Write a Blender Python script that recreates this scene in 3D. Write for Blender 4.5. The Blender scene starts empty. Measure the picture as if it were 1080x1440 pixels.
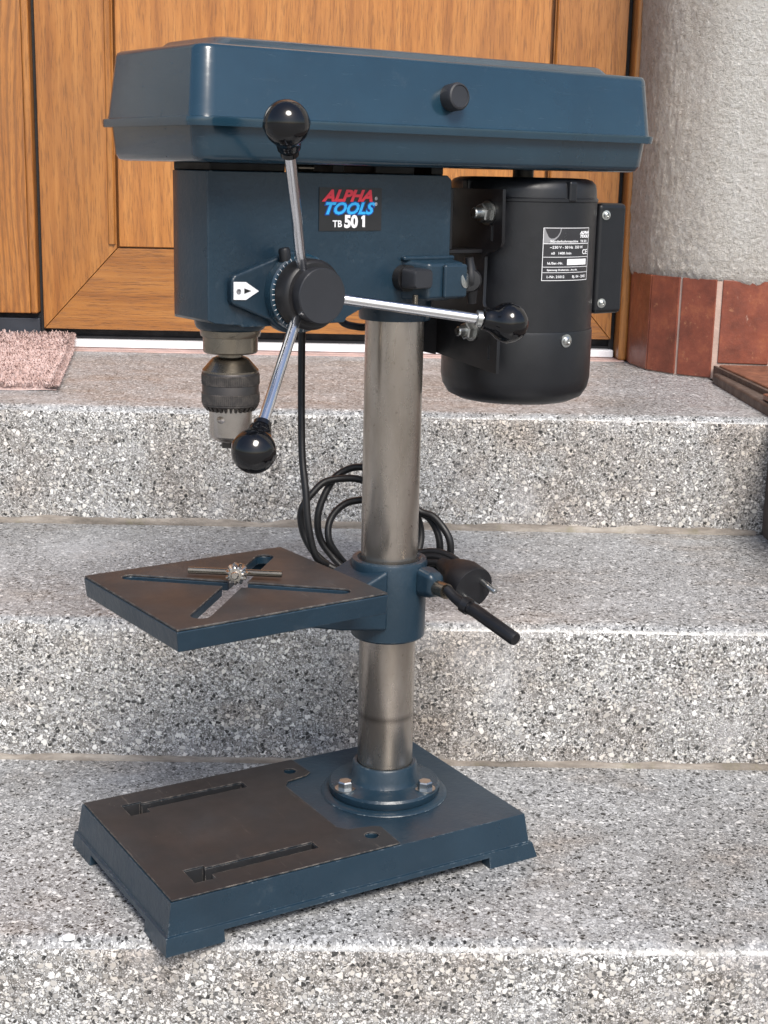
import bpy, bmesh, math, random
from mathutils import Vector, Matrix, noise
random.seed(7)
S = bpy.context.scene
C = S.collection
PI = math.pi

# ------------------------------------------------------------------ camera
cam_d = bpy.data.cameras.new('camera'); cam = bpy.data.objects.new('camera', cam_d); C.objects.link(cam)
cam_d.sensor_fit = 'VERTICAL'; cam_d.sensor_height = 36.0; cam_d.sensor_width = 27.0
cam_d.lens = 36.0 * 2018.98 / 1440.0
cam_d.clip_start = 0.05; cam_d.clip_end = 500
rt = Vector((0.9997, -0.0126, 0.0212)).normalized()
fw = Vector((0.0172, 0.9731, -0.2298)).normalized()
rt = (rt - fw * rt.dot(fw)).normalized(); up = rt.cross(fw)
cam.matrix_world = Matrix(((rt.x, up.x, -fw.x, -0.0249), (rt.y, up.y, -fw.y, -1.1223), (rt.z, up.z, -fw.z, 0.5433), (0, 0, 0, 1)))
S.camera = cam

# ------------------------------------------------------------------ light
SUN_AZ, SUN_EL = math.radians(163), math.radians(48)     # azimuth clockwise from +Y: light from the front right
w = bpy.data.worlds.new("World"); S.world = w; w.use_nodes = True
wn = w.node_tree; bg = wn.nodes['Background']
sky = wn.nodes.new('ShaderNodeTexSky'); sky.sky_type = 'NISHITA'; sky.sun_disc = False
sky.sun_elevation = SUN_EL; sky.sun_rotation = SUN_AZ
sky.air_density = 1.0; sky.dust_density = 2.0; sky.ozone_density = 1.0
wn.links.new(sky.outputs[0], bg.inputs[0]); bg.inputs[1].default_value = 0.070
sun_d = bpy.data.lights.new('sun', 'SUN'); sun_d.energy = 1.7; sun_d.angle = math.radians(24); sun_d.color = (1, 0.95, 0.88)
sun = bpy.data.objects.new('sun', sun_d); C.objects.link(sun)
sd = Vector((math.sin(SUN_AZ) * math.cos(SUN_EL), math.cos(SUN_AZ) * math.cos(SUN_EL), math.sin(SUN_EL)))
sun.rotation_euler = sd.to_track_quat('Z', 'Y').to_euler()
vs = S.view_settings; vs.view_transform = 'Standard'; vs.look = 'None'; vs.exposure = 1.38; vs.gamma = 1; vs.use_curve_mapping = False

# ------------------------------------------------------------------ node helpers
class N:
    def __init__(s, name):
        s.m = bpy.data.materials.new(name); s.m.use_nodes = True; s.t = s.m.node_tree
        s.b = s.t.nodes['Principled BSDF']; s.tc = s.t.nodes.new('ShaderNodeTexCoord')
    def n(s, typ, **kw):
        o = s.t.nodes.new(typ)
        for k, v in kw.items():
            if k.startswith('i_'):
                key = k[2:]; key = int(key) if key.isdigit() else key.replace('_', ' ')
                s.put(o.inputs[key], v)
            else: setattr(o, k, v)
        return o
    def put(s, sock, v):
        if isinstance(v, bpy.types.NodeSocket): s.t.links.new(v, sock)
        else:
            if isinstance(v, tuple) and len(v) == 3 and sock.type == 'RGBA': v = v + (1,)
            sock.default_value = v
    def map(s, scale=(1, 1, 1), rot=(0, 0, 0), src=None):
        m = s.n('ShaderNodeMapping'); s.put(m.inputs[0], src or s.tc.outputs['Object']); m.inputs['Scale'].default_value = scale; m.inputs['Rotation'].default_value = rot
        return m.outputs[0]
    def noise(s, scale, detail=4, rough=.55, vec=None, dist=0):
        return s.n('ShaderNodeTexNoise', i_Vector=vec or s.tc.outputs['Object'], i_Scale=float(scale), i_Detail=float(detail), i_Roughness=rough, i_Distortion=float(dist)).outputs[0]
    def vor(s, scale, feature='F1', vec=None, rand=1.0):
        return s.n('ShaderNodeTexVoronoi', feature=feature, i_Vector=vec or s.tc.outputs['Object'], i_Scale=float(scale), i_Randomness=rand)
    def ramp(s, fac, stops, interp='LINEAR'):
        r = s.n('ShaderNodeValToRGB'); s.put(r.inputs[0], fac); cr = r.color_ramp; cr.interpolation = interp
        while len(cr.elements) < len(stops): cr.elements.new(.5)
        for e, (p, c) in zip(cr.elements, stops):
            e.position = p; e.color = (c, c, c, 1) if not isinstance(c, tuple) else c + (1,)
        return r.outputs[0]
    def mix(s, fac, a, b, typ='MIX'):
        m = s.n('ShaderNodeMix', data_type='RGBA', blend_type=typ)
        s.put(m.inputs[0], fac); s.put(m.inputs[6], a); s.put(m.inputs[7], b); return m.outputs[2]
    def math(s, op, a, b=0.0, c=0.0):
        m = s.n('ShaderNodeMath', operation=op); s.put(m.inputs[0], a); s.put(m.inputs[1], b); s.put(m.inputs[2], c); return m.outputs[0]
    def bump(s, h, strength, dist, nrm=None):
        b = s.n('ShaderNodeBump', i_Height=h, i_Strength=strength, i_Distance=dist)
        if nrm: s.put(b.inputs['Normal'], nrm)
        return b.outputs[0]
    def set(s, **kw):
        for k, v in kw.items(): s.put(s.b.inputs[k.replace('_', ' ')], v)
        return s.m

def edge_mask(n, radius=.0012, lo=.012, hi=.10):
    """bevel-node edge wear: where the rounded normal leaves the true normal"""
    bv = n.n('ShaderNodeBevel', samples=4, i_Radius=radius)
    ge = n.n('ShaderNodeNewGeometry')
    d = n.n('ShaderNodeVectorMath', operation='DOT_PRODUCT'); n.put(d.inputs[0], bv.outputs[0]); n.put(d.inputs[1], ge.outputs['Normal'])
    return n.ramp(n.math('SUBTRACT', 1.0, d.outputs['Value']), [(lo, 0.0), (hi, 1.0)])

def plain(name, col, rough=.5, metal=0.0, bump=None, var=.15, coat=0.0):
    n = N(name)
    v = n.noise(40, 5)
    c2 = tuple(x * (1 - var) for x in col); c1 = tuple(min(1, x * (1 + var)) for x in col)
    n.set(Base_Color=n.ramp(v, [(.3, c2), (.7, c1)]), Roughness=n.ramp(n.noise(90, 4), [(.3, rough * .85), (.75, min(1, rough * 1.2))]), Metallic=metal, Coat_Weight=coat, Coat_Roughness=.1)
    if bump: n.set(Normal=n.bump(n.noise(bump[0], 3), bump[1], bump[2]))
    return n.m

def blue_paint(name, base=(.0105, .0265, .043), rough=.31, cast=.0, chips=True):
    n = N(name)
    blot = n.noise(14, 6, .6)
    c = n.ramp(blot, [(.3, tuple(x * .82 for x in base)), (.72, tuple(x * 1.18 for x in base))])
    dust = n.ramp(n.noise(55, 8, .7), [(.60, 0.0), (.80, .16)])
    c = n.mix(dust, c, (.16, .18, .19))
    rg = n.ramp(n.noise(30, 6), [(.3, rough * .8), (.75, rough * 1.35)])
    if chips:
        em = edge_mask(n)
        chip = n.math('MULTIPLY', em, n.ramp(n.noise(210, 6, .8), [(.52, 0.0), (.58, 1.0)]))
        chip = n.math('MULTIPLY', chip, n.ramp(n.noise(26, 4, .7), [(.44, .12), (.56, 1.0)]))
        sp = n.ramp(n.vor(170).outputs['Distance'], [(.06, 1.0), (.10, 0.0)])
        sp = n.math('MULTIPLY', sp, n.ramp(n.noise(22, 3), [(.64, 0.0), (.68, .8)]))
        c = n.mix(n.math('MAXIMUM', chip, sp), c, n.ramp(n.noise(90, 3), [(.4, (.10, .13, .15)), (.6, (.27, .30, .32))]))
    h = n.math('ADD', n.noise(260, 3), n.math('MULTIPLY', n.noise(60, 3), 2.0))
    n.set(Base_Color=c, Roughness=rg, Normal=n.bump(h, .22 + cast, .0007), Specular_IOR_Level=.5)
    return n.m

def terrazzo(name, polished, seed=0.0):
    n = N(name)
    off = n.n('ShaderNodeVectorMath', operation='ADD'); n.put(off.inputs[0], n.tc.outputs['Object']); off.inputs[1].default_value = (seed, seed * .7, seed * 1.3)
    o = off.outputs[0]
    nz = n.n('ShaderNodeTexNoise', i_Vector=o, i_Scale=380.0, i_Detail=2.0)
    sc = n.n('ShaderNodeVectorMath', operation='SCALE'); n.put(sc.inputs[0], nz.outputs['Color']); sc.inputs['Scale'].default_value = .0030
    vv = n.n('ShaderNodeVectorMath', operation='ADD'); n.put(vv.inputs[0], o); n.put(vv.inputs[1], sc.outputs[0]); vec = vv.outputs[0]
    def layer(scale, lo, hi, ramp_stops, vec=vec, soft=.04):
        """one size of stone: colour, and a mask that shrinks each stone by its own random amount"""
        v = n.vor(scale, vec=vec); e = n.vor(scale, 'DISTANCE_TO_EDGE', vec=vec)
        sp = n.n('ShaderNodeSeparateColor'); n.put(sp.inputs[0], v.outputs['Color'])
        th = n.math('MULTIPLY_ADD', sp.outputs[1], hi - lo, lo)
        m = n.ramp(n.math('SUBTRACT', e.outputs['Distance'], th), [(0, 0.0), (soft, 1.0)])
        return n.ramp(sp.outputs[0], ramp_stops, 'CONSTANT'), m, sp
    if polished:
        cement = (.24, .24, .25)
        f, fm, _ = layer(620, .02, .20, [(0, .05), (.14, .18), (.30, .36), (.60, .50), (.84, .70)])
        g, gm, _ = layer(250, .02, .42, [(0, .22), (.14, .36), (.38, (.48, .48, .49)), (.66, (.60, .60, .61)), (.86, (.76, .755, .75))], soft=.06)
        k, km, ks = layer(300, .03, .36, [(0, .018), (.6, .035), (.85, .09)], vec=n.map((1, 1, 1), (.3, .2, .5), vec))
        kp = .32
    else:
        cement = (.13, .122, .112)
        f, fm, _ = layer(560, .02, .16, [(0, .08), (.10, .26), (.30, .42), (.60, .55), (.85, .66)])
        g, gm, _ = layer(215, .05, .38, [(0, (.30, .29, .275)), (.16, (.44, .425, .40)), (.38, (.58, .565, .53)), (.62, (.70, .685, .65)), (.84, (.80, .79, .765))], soft=.05)
        k, km, ks = layer(270, .05, .36, [(0, .016), (.6, .035), (.85, .10)], vec=n.map((1, 1, 1), (.3, .2, .5), vec))
        kp = .28
    c = n.mix(fm, cement, f)
    # dark joint round each larger stone, then the stone itself
    c = n.mix(gm, c, g)
    c = n.mix(n.math('MULTIPLY', km, n.math('LESS_THAN', ks.outputs[2], kp)), c, k)
    c = n.mix(n.math('MULTIPLY', n.ramp(n.noise(800, 3, vec=o), [(.45, 0.0), (.7, 1.0)]), .12), c, (.60, .58, .54))
    st = n.ramp(n.noise(5.5, 7, .62, vec=o), [(.46, 0.0), (.64, 1.0)])
    c = n.mix(n.math('MULTIPLY', st, .62 if not polished else .42), c, (.60, .50, .42) if not polished else (.58, .54, .50), 'MULTIPLY')
    st2n = n.ramp(n.noise(14, 6, .65, vec=n.map((.7, 1, 1.4), src=o)), [(.52, 0.0), (.74, .75)])
    c = n.mix(st2n, c, (.84, .74, .65), 'MULTIPLY')
    milk = n.ramp(n.noise(11, 7, .6, vec=n.map((1, 1, 1), (1, 2, 3), o)), [(.54, 0.0), (.72, .30)])
    c = n.mix(milk, c, (.66, .66, .68))
    if polished: c = n.mix(1.0, c, (.85, .86, .855), 'MULTIPLY')
    hb = n.math('ADD', n.math('MULTIPLY', gm, .8), n.noise(500, 3, vec=o))
    if polished:
        n.set(Base_Color=c, Roughness=n.ramp(n.noise(22, 7, .65, vec=o), [(.3, .24), (.72, .50)]), Normal=n.bump(n.math('ADD', hb, n.math('MULTIPLY', n.noise(40, 4, vec=o), 2.0)), .14, .0006), Specular_IOR_Level=.5)
    else:
        n.set(Base_Color=c, Roughness=.70, Normal=n.bump(hb, .50, .0010))
    return n.m

def wood(name, axis, cathedral=False, tone=1.0, off=0.0):
    n = N(name)
    o = n.n('ShaderNodeVectorMath', operation='ADD'); n.put(o.inputs[0], n.tc.outputs['Object']); o.inputs[1].default_value = (off, off * 1.7, off * .6); o = o.outputs[0]
    st = (1, 1, .045) if axis == 'z' else (.045, 1, 1)
    st2 = (1, 1, .06) if axis == 'z' else (.06, 1, 1)
    warp = n.n('ShaderNodeTexNoise', i_Vector=n.map((1, 1, .3) if axis == 'z' else (.3, 1, 1), src=o), i_Scale=5.0, i_Detail=2.0)
    a = n.n('ShaderNodeVectorMath', operation='SCALE'); n.put(a.inputs[0], warp.outputs['Color']); a.inputs['Scale'].default_value = .03 if not cathedral else .10
    b = n.n('ShaderNodeVectorMath', operation='ADD'); n.put(b.inputs[0], o); n.put(b.inputs[1], a.outputs[0])
    vec = b.outputs[0]
    g1 = n.noise(95, 5, .6, vec=n.map(st, src=vec)); g2 = n.noise(520, 3, .7, vec=n.map(st2, src=vec))
    t = tone
    c = n.ramp(g1, [(.28, (.27 * t, .095 * t, .019 * t)), (.5, (.39 * t, .152 * t, .032 * t)), (.72, (.49 * t, .212 * t, .053 * t))])
    pores = n.ramp(g2, [(.36, 1.0), (.50, 0.0)])
    c = n.mix(n.math('MULTIPLY', pores, .52), c, (.115 * t, .045 * t, .014 * t))
    h = n.math('SUBTRACT', 1.0, n.math('MULTIPLY', pores, 1.0))
    if cathedral:
        wv = n.n('ShaderNodeTexWave', wave_type='RINGS', rings_direction='Y', i_Vector=n.map((1, 1, .16), src=vec), i_Scale=26.0, i_Distortion=3.0, i_Detail=3.0, i_Detail_Scale=1.5)
        rg = n.ramp(wv.outputs['Fac'], [(.1, .55), (.45, 0.0)])
        c = n.mix(rg, c, (.16 * t, .062 * t, .018 * t))
    dirt = n.ramp(n.noise(6, 5, vec=o), [(.45, 0.0), (.8, .35)])
    c = n.mix(dirt, c, (.25 * t, .12 * t, .05 * t))
    n.set(Base_Color=c, Roughness=n.ramp(n.noise(25, 4, vec=o), [(.3, .30), (.7, .42)]), Normal=n.bump(h, .30, .0006), Coat_Weight=.25, Coat_Roughness=.3)
    return n.m

M = {}
M['blue'] = blue_paint('blue_cast_paint', cast=.1)
M['blue_smooth'] = blue_paint('blue_sheet_paint', base=(.0105, .034, .055), rough=.17, cast=-.20, chips=False)
bs = M['blue_smooth'].node_tree.nodes['Principled BSDF']; bs.inputs['Coat Weight'].default_value = .6; _t = M['blue_smooth'].node_tree; _n = _t.nodes.new('ShaderNodeTexNoise'); _n.inputs['Scale'].default_value = 16; _n.inputs['Detail'].default_value = 7; _n.inputs['Roughness'].default_value = .65
_r = _t.nodes.new('ShaderNodeMapRange'); _r.inputs[1].default_value = .35; _r.inputs[2].default_value = .68; _r.inputs[3].default_value = .05; _r.inputs[4].default_value = .30
_t.links.new(_n.outputs[0], _r.inputs[0]); _t.links.new(_r.outputs[0], bs.inputs['Coat Roughness'])
M['terr_tread'] = terrazzo('polished_terrazzo', True)
M['terr_riser'] = terrazzo('washed_terrazzo', False, seed=3.1)
M['wood_v'] = wood('oak_vertical', 'z', tone=.86, off=.3)
M['wood_panel'] = wood('oak_panel', 'z', tone=1.04, off=2.1)
M['wood_h'] = wood('oak_horizontal', 'x', tone=.80)
M['wood_side'] = wood('oak_side_panel', 'z', True, tone=.95, off=4.4)
M['wood_dark'] = wood('oak_dark_frame', 'z', tone=.62, off=1.2)
M['black_rubber'] = plain('black_rubber', (.006, .006, .008), .52)
M['motor'] = plain('black_motor_paint', (.0065, .0072, .0095), .40, bump=(350, .15, .0005), var=.1)
M['bracket'] = plain('black_bracket_paint', (.0055, .0055, .007), .42, bump=(300, .1, .0004))
M['ball'] = plain('black_ball_plastic', (.004, .004, .005), .10, var=.05)
M['hub'] = plain('black_hub_plastic', (.0095, .009, .010), .48, bump=(900, .25, .0004))
M['knob'] = plain('grey_knob_plastic', (.018, .019, .023), .5, bump=(700, .2, .0003))
M['cord'] = plain('black_cord_rubber', (.005, .005, .006), .5)
M['zinc'] = plain('zinc_steel', (.52, .53, .52), .30, 1.0)
M['chrome'] = plain('chrome_rod_steel', (.74, .74, .76), .16, 1.0, var=.05)
M['white_print'] = plain('white_print', (.78, .78, .80), .45, var=.03)
M['red_print'] = plain('red_print', (.75, .035, .06), .4, var=.03)
M['cyan_print'] = plain('cyan_print', (.03, .42, .85), .4, var=.03)
M['blue_print'] = plain('dark_blue_print', (.01, .06, .30), .4, var=.03)
M['plate'] = plain('black_plate_foil', (.016, .016, .017), .38, var=.1)
M['foil'] = plain('dark_rating_foil', (.028, .028, .032), .25, var=.2)
M['grey_foil'] = plain('grey_foil_print', (.22, .22, .23), .3, var=.2)
M['black_print'] = plain('black_print', (.01, .01, .01), .5, var=.02)
M['alu'] = plain('white_threshold_aluminium', (.80, .81, .84), .30, var=.03)
M['seal'] = plain('black_door_seal', (.008, .008, .010), .7)
M['sealgrey'] = plain('dark_grey_sill_rail', (.03, .035, .045), .4)
M['grout'] = plain('pinkish_grout', (.47, .34, .28), .85, bump=(400, .4, .001))
M['pink_stone'] = plain('pink_sill_stone', (.40, .27, .24), .45, bump=(300, .2, .0006), var=.25)

def mortar():
    n = N('dirty_mortar')
    c = n.ramp(n.noise(45, 7, .7, vec=n.map((.25, 1, 1))), [(.34, (.11, .095, .08)), (.52, (.24, .21, .18)), (.68, (.40, .365, .32))])
    mo = n.ramp(n.noise(20, 6, .7), [(.56, 0.0), (.70, .7)])
    c = n.mix(mo, c, (.16, .15, .08))
    n.set(Base_Color=c, Roughness=.9, Normal=n.bump(n.noise(160, 6, .7), .8, .003)); return n.m
M['mortar'] = mortar()

def machined(name, base, rough, metal):
    n = N(name)
    c = n.ramp(n.noise(16, 7, .65), [(.3, tuple(x * .65 for x in base)), (.55, base), (.78, tuple(x * 1.55 for x in base))])
    rust = n.ramp(n.noise(38, 7, .7), [(.56, 0.0), (.74, .4)])
    c = n.mix(n.math('MULTIPLY', rust, .45), c, (.055, .048, .043))
    sp_ = n.ramp(n.vor(150).outputs['Distance'], [(.05, 1.0), (.09, 0.0)])
    c = n.mix(n.math('MULTIPLY', sp_, n.ramp(n.noise(18, 4), [(.52, 0.0), (.60, .6)])), c, (.20, .17, .15))
    scr = n.ramp(n.noise(140, 5, .8, vec=n.map((1, .08, 1), (0, 0, .5))), [(.62, 0.0), (.72, .30)])
    em = edge_mask(n, .0012, .012, .10)
    c = n.mix(n.math('MAXIMUM', scr, n.math('MULTIPLY', em, n.ramp(n.noise(200, 4), [(.42, 0.0), (.62, .8)]))), c, (.26, .23, .20))
    n.set(Base_Color=c, Metallic=metal, Roughness=n.ramp(n.noise(24, 6), [(.3, rough * .8), (.7, rough * 1.25)]), Normal=n.bump(n.noise(400, 4), .12, .0005)); return n.m
M['iron'] = machined('oiled_cast_iron', (.0270, .0275, .0300), .52, .0)
M['iron_base'] = machined('dark_oiled_base_iron', (.0175, .0180, .0200), .52, .0)

def column_mat():
    n = N('worn_column_steel')
    c = n.ramp(n.noise(22, 6, .6, vec=n.map((1, 1, .35))), [(.3, (.33, .285, .24)), (.6, (.52, .47, .42)), (.8, (.62, .585, .545))])
    zz = n.n('ShaderNodeSeparateXYZ'); n.put(zz.inputs[0], n.tc.outputs['Object'])
    pit = n.ramp(n.noise(210, 6, .75), [(.60, 0.0), (.68, 1.0)])
    pit = n.math('MULTIPLY', pit, n.ramp(n.noise(13, 4), [(.42, 0.0), (.60, .85)]))
    c = n.mix(pit, c, (.075, .045, .030))
    ring = n.ramp(n.math('PINGPONG', n.math('SUBTRACT', zz.outputs[2], .1085), .5), [(.0005, .55), (.0012, 0.0)])
    c = n.mix(ring, c, (.08, .065, .055))
    tg = n.n('ShaderNodeTangent', direction_type='RADIAL', axis='Z'); n.put(n.b.inputs['Tangent'], tg.outputs[0]); n.b.inputs['Anisotropic'].default_value = .3
    n.set(Base_Color=c, Metallic=.92, Roughness=n.ramp(n.noise(60, 6, vec=n.map((1, 1, .2))), [(.3, .20), (.7, .34)]), Normal=n.bump(n.math('ADD', n.noise(900, 3, vec=n.map((.2, .2, 1))), n.math('MULTIPLY', pit, -2.0)), .10, .0005)); return n.m
M['column'] = column_mat()
M['steel'] = machined('brown_oiled_steel', (.25, .22, .18), .24, .95)
M['steel_dark'] = machined('dark_knurled_steel', (.085, .078, .076), .42, .8)
M['steel_bright'] = machined('chuck_nose_steel', (.56, .52, .48), .22, .97)

def plaster():
    n = N('rough_plaster')
    g = n.noise(190, 6, .78); h = n.math('ADD', n.math('MULTIPLY', n.noise(120, 5, .7, dist=.4), 1.0), n.math('MULTIPLY', n.ramp(g, [(.3, 0.0), (.6, 1.0)]), .55))
    c = n.ramp(g, [(.32, (.38, .345, .29)), (.42, (.72, .69, .635)), (.60, (.83, .81, .765))])
    pit = n.ramp(n.noise(130, 5, .72), [(.31, .7), (.38, 0.0)])
    c = n.mix(pit, c, (.28, .25, .21))
    x = n.n('ShaderNodeSeparateXYZ'); n.put(x.inputs[0], n.tc.outputs['Object'])
    corner_shade = n.math('MULTIPLY', n.ramp(x.outputs[0], [(.372, .60), (.46, 0.0)]), n.ramp(n.noise(40, 6, .7), [(.25, .35), (.65, 1.0)]))  # shading of the rounded corner painted in as a patchy brown tint
    c = n.mix(corner_shade, c, (.55, .42, .30), 'MULTIPLY')
    c = n.mix(n.ramp(n.noise(7, 4), [(.45, 0.0), (.75, .5)]), c, (.82, .76, .70), 'MULTIPLY')
    n.set(Base_Color=c, Roughness=.92, Normal=n.bump(h, .95, .0085)); return n.m
M['plaster'] = plaster()

def tile(name, lo, mid, hi, scale=28.0):
    n = N(name)
    c = n.ramp(n.noise(scale, 7, .68), [(.32, lo), (.55, mid), (.78, hi)])
    c = n.mix(n.ramp(n.noise(90, 6, .75), [(.60, 0.0), (.70, .55)]), c, (.42, .20, .10))
    c = n.mix(n.ramp(n.noise(120, 5, .8, vec=n.map((1, 1, .5))), [(.66, 0.0), (.72, .45)]), c, (.55, .40, .32))
    n.set(Base_Color=c, Roughness=n.ramp(n.noise(50, 5), [(.3, .28), (.7, .48)]), Normal=n.bump(n.noise(110, 6, .7), .30, .0018)); return n.m
M['tile'] = tile('brown_glazed_tile', (.125, .034, .020), (.21, .056, .031), (.33, .110, .050))
M['tile_curb'] = tile('dark_curb_tile', (.09, .042, .025), (.20, .085, .05), (.33, .15, .08), 40.0)
M['curb_side'] = plain('dark_curb_side', (.085, .062, .050), .55, bump=(120, .5, .002), var=.4)
M['render_grey'] = plain('grey_render', (.42, .40, .37), .9, bump=(80, .6, .004))
M['paving'] = plain('grey_paving', (.24, .235, .22), .85, bump=(60, .5, .004))

# ------------------------------------------------------------------ mesh helpers
TH = math.radians(30.0733)
HR, TR = math.radians(5.56), math.radians(3.9)          # head and table are swivelled a little on the column
RH = Matrix.Rotation(HR, 4, 'Z'); RT = Matrix.Rotation(TR, 4, 'Z'); RI = Matrix.Identity(4)

def finish(o, smooth=35, bevel=0, seg=3, ang=30):
    me = o.data
    for p in me.polygons: p.use_smooth = True
    if bevel:
        b = o.modifiers.new('bevel', 'BEVEL'); b.width = bevel; b.segments = seg; b.limit_method = 'ANGLE'
        b.angle_limit = math.radians(ang); b.harden_normals = True; b.miter_outer = 'MITER_ARC'
    else:
        me.set_sharp_from_angle(angle=math.radians(smooth))

def obj(name, bm, mat, parent=None, X=RI, bevel=0, smooth=35, seg=3, label=None, ang=30):
    me = bpy.data.meshes.new(name)
    if X is not RI: bm.transform(X)
    bmesh.ops.recalc_face_normals(bm, faces=bm.faces)
    bm.to_mesh(me); bm.free()
    me.materials.append(mat if not isinstance(mat, str) else M[mat])
    o = bpy.data.objects.new(name, me); C.objects.link(o)
    if parent: o.parent = parent
    finish(o, smooth, bevel, seg, ang)
    if label: o['label'] = label
    return o

def empty(name, label=None, cat=None, loc=(0, 0, 0), rz=0, group=None, kind=None):
    o = bpy.data.objects.new(name, None); o.empty_display_size = .05; C.objects.link(o); o.location = loc; o.rotation_euler = (0, 0, rz)
    tag(o, label, cat, group, kind); return o
def tag(o, label=None, cat=None, group=None, kind=None):
    if label: o['label'] = label
    if cat: o['category'] = cat
    if group: o['group'] = group
    if kind: o['kind'] = kind
    return o

def box(x0, x1, y0, y1, z0, z1, bm=None):
    bm = bm or bmesh.new()
    v = [bm.verts.new(p) for p in ((x0, y0, z0), (x1, y0, z0), (x1, y1, z0), (x0, y1, z0), (x0, y0, z1), (x1, y0, z1), (x1, y1, z1), (x0, y1, z1))]
    for f in ((3, 2, 1, 0), (4, 5, 6, 7), (0, 1, 5, 4), (1, 2, 6, 5), (2, 3, 7, 6), (3, 0, 4, 7)): bm.faces.new([v[i] for i in f])
    return bm
def prism(poly, a0, a1, axis='z', bm=None):
    """poly 2D extruded along axis; z:(x,y) y:(x,z) x:(y,z)"""
    bm = bm or bmesh.new()
    def P(p, a): return {'z': (p[0], p[1], a), 'y': (p[0], a, p[1]), 'x': (a, p[0], p[1])}[axis]
    lo = [bm.verts.new(P(p, a0)) for p in poly]; hi = [bm.verts.new(P(p, a1)) for p in poly]
    k = len(poly); bm.faces.new(lo[::-1]); bm.faces.new(hi)
    for i in range(k): bm.faces.new((lo[i], lo[(i + 1) % k], hi[(i + 1) % k], hi[i]))
    return bm
def lathe(prof, seg=48, bm=None, X=RI):
    """prof: (r,z) list, closed at ends when r==0"""
    bm = bm or bmesh.new(); rings = []
    for r, z in prof:
        if r < 1e-7: rings.append([bm.verts.new(X @ Vector((0, 0, z)))])
        else: rings.append([bm.verts.new(X @ Vector((r * math.cos(2 * PI * i / seg), r * math.sin(2 * PI * i / seg), z))) for i in range(seg)])
    for a, b in zip(rings, rings[1:]):
        for i in range(seg):
            j = (i + 1) % seg
            if len(a) == 1 and len(b) == 1: continue
            if len(a) == 1: bm.faces.new((a[0], b[j], b[i]))
            elif len(b) == 1: bm.faces.new((a[i], a[j], b[0]))
            else: bm.faces.new((a[i], a[j], b[j], b[i]))
    if len(rings[0]) > 1: bm.faces.new(rings[0][::-1])
    if len(rings[-1]) > 1: bm.faces.new(rings[-1])
    return bm
def rrect(x0, x1, y0, y1, r, k=5):
    pts = []
    for cx, cy, a in ((x1 - r, y1 - r, 0), (x0 + r, y1 - r, 90), (x0 + r, y0 + r, 180), (x1 - r, y0 + r, 270)):
        for i in range(k + 1):
            t = math.radians(a + 90 * i / k); pts.append((cx + r * math.cos(t), cy + r * math.sin(t)))
    return pts
def loft(sections, bm=None, cap=True):
    """sections: list of lists of 3D points (same count)"""
    bm = bm or bmesh.new(); R = [[bm.verts.new(p) for p in s] for s in sections]; k = len(R[0])
    for a, b in zip(R, R[1:]):
        for i in range(k): bm.faces.new((a[i], a[(i + 1) % k], b[(i + 1) % k], b[i]))
    if cap: bm.faces.new(R[0][::-1]); bm.faces.new(R[-1])
    return bm
def catmull(pts, n=8):
    P = [Vector(p) for p in pts]; P = [P[0] * 2 - P[1]] + P + [P[-1] * 2 - P[-2]]; out = []
    for i in range(1, len(P) - 2):
        a, b, c, d = P[i - 1:i + 3]
        for j in range(n):
            t = j / n; out.append(.5 * ((2 * b) + (c - a) * t + (2 * a - 5 * b + 4 * c - d) * t * t + (3 * b - a - 3 * c + d) * t ** 3))
    out.append(P[-2]); return out
def tube(pts, r, seg=12, bm=None, smooth=True, n=8):
    bm = bm or bmesh.new(); path = catmull(pts, n) if smooth else [Vector(p) for p in pts]
    rr = r if callable(r) else (lambda t: r)
    T = [(path[min(i + 1, len(path) - 1)] - path[max(i - 1, 0)]).normalized() for i in range(len(path))]
    nrm = T[0].orthogonal().normalized(); rings = []
    for i, p in enumerate(path):
        nrm = (nrm - T[i] * nrm.dot(T[i])).normalized(); bi = T[i].cross(nrm); q = rr(i / (len(path) - 1))
        rings.append([bm.verts.new(p + (nrm * math.cos(2 * PI * k / seg) + bi * math.sin(2 * PI * k / seg)) * q) for k in range(seg)])
    for a, b in zip(rings, rings[1:]):
        for k in range(seg): bm.faces.new((a[k], a[(k + 1) % seg], b[(k + 1) % seg], b[k]))
    bm.faces.new(rings[0][::-1]); bm.faces.new(rings[-1]); return bm
def aim(loc, direction):
    """matrix that takes +Z to direction at loc"""
    return Matrix.Translation(Vector(loc)) @ Vector(direction).to_track_quat('Z', 'Y').to_matrix().to_4x4()
def cut(o, cutters):
    """boolean difference, applied at once"""
    tmp = []
    for bm in cutters:
        bmesh.ops.recalc_face_normals(bm, faces=bm.faces)
        me = bpy.data.meshes.new('cutter'); bm.to_mesh(me); bm.free(); c = bpy.data.objects.new('cutter', me); C.objects.link(c)
        c.matrix_world = o.matrix_basis.copy(); c.parent = o.parent; tmp.append(c)
        m = o.modifiers.new('cut', 'BOOLEAN'); m.operation = 'DIFFERENCE'; m.solver = 'EXACT'; m.object = c
    keep = [m for m in o.modifiers if m.type == 'BEVEL']
    for m in keep: m.show_viewport = False
    dg = bpy.context.evaluated_depsgraph_get(); dg.update()
    me = bpy.data.meshes.new_from_object(o.evaluated_get(dg)); old = o.data; o.data = me; bpy.data.meshes.remove(old)
    for m in [m for m in o.modifiers if m.type == 'BOOLEAN']: o.modifiers.remove(m)
    for m in keep: m.show_viewport = True
    for c in tmp: d = c.data; bpy.data.objects.remove(c); bpy.data.meshes.remove(d)
    for p in me.polygons: p.use_smooth = True
    if not keep: me.set_sharp_from_angle(angle=math.radians(30))
    return o

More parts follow.
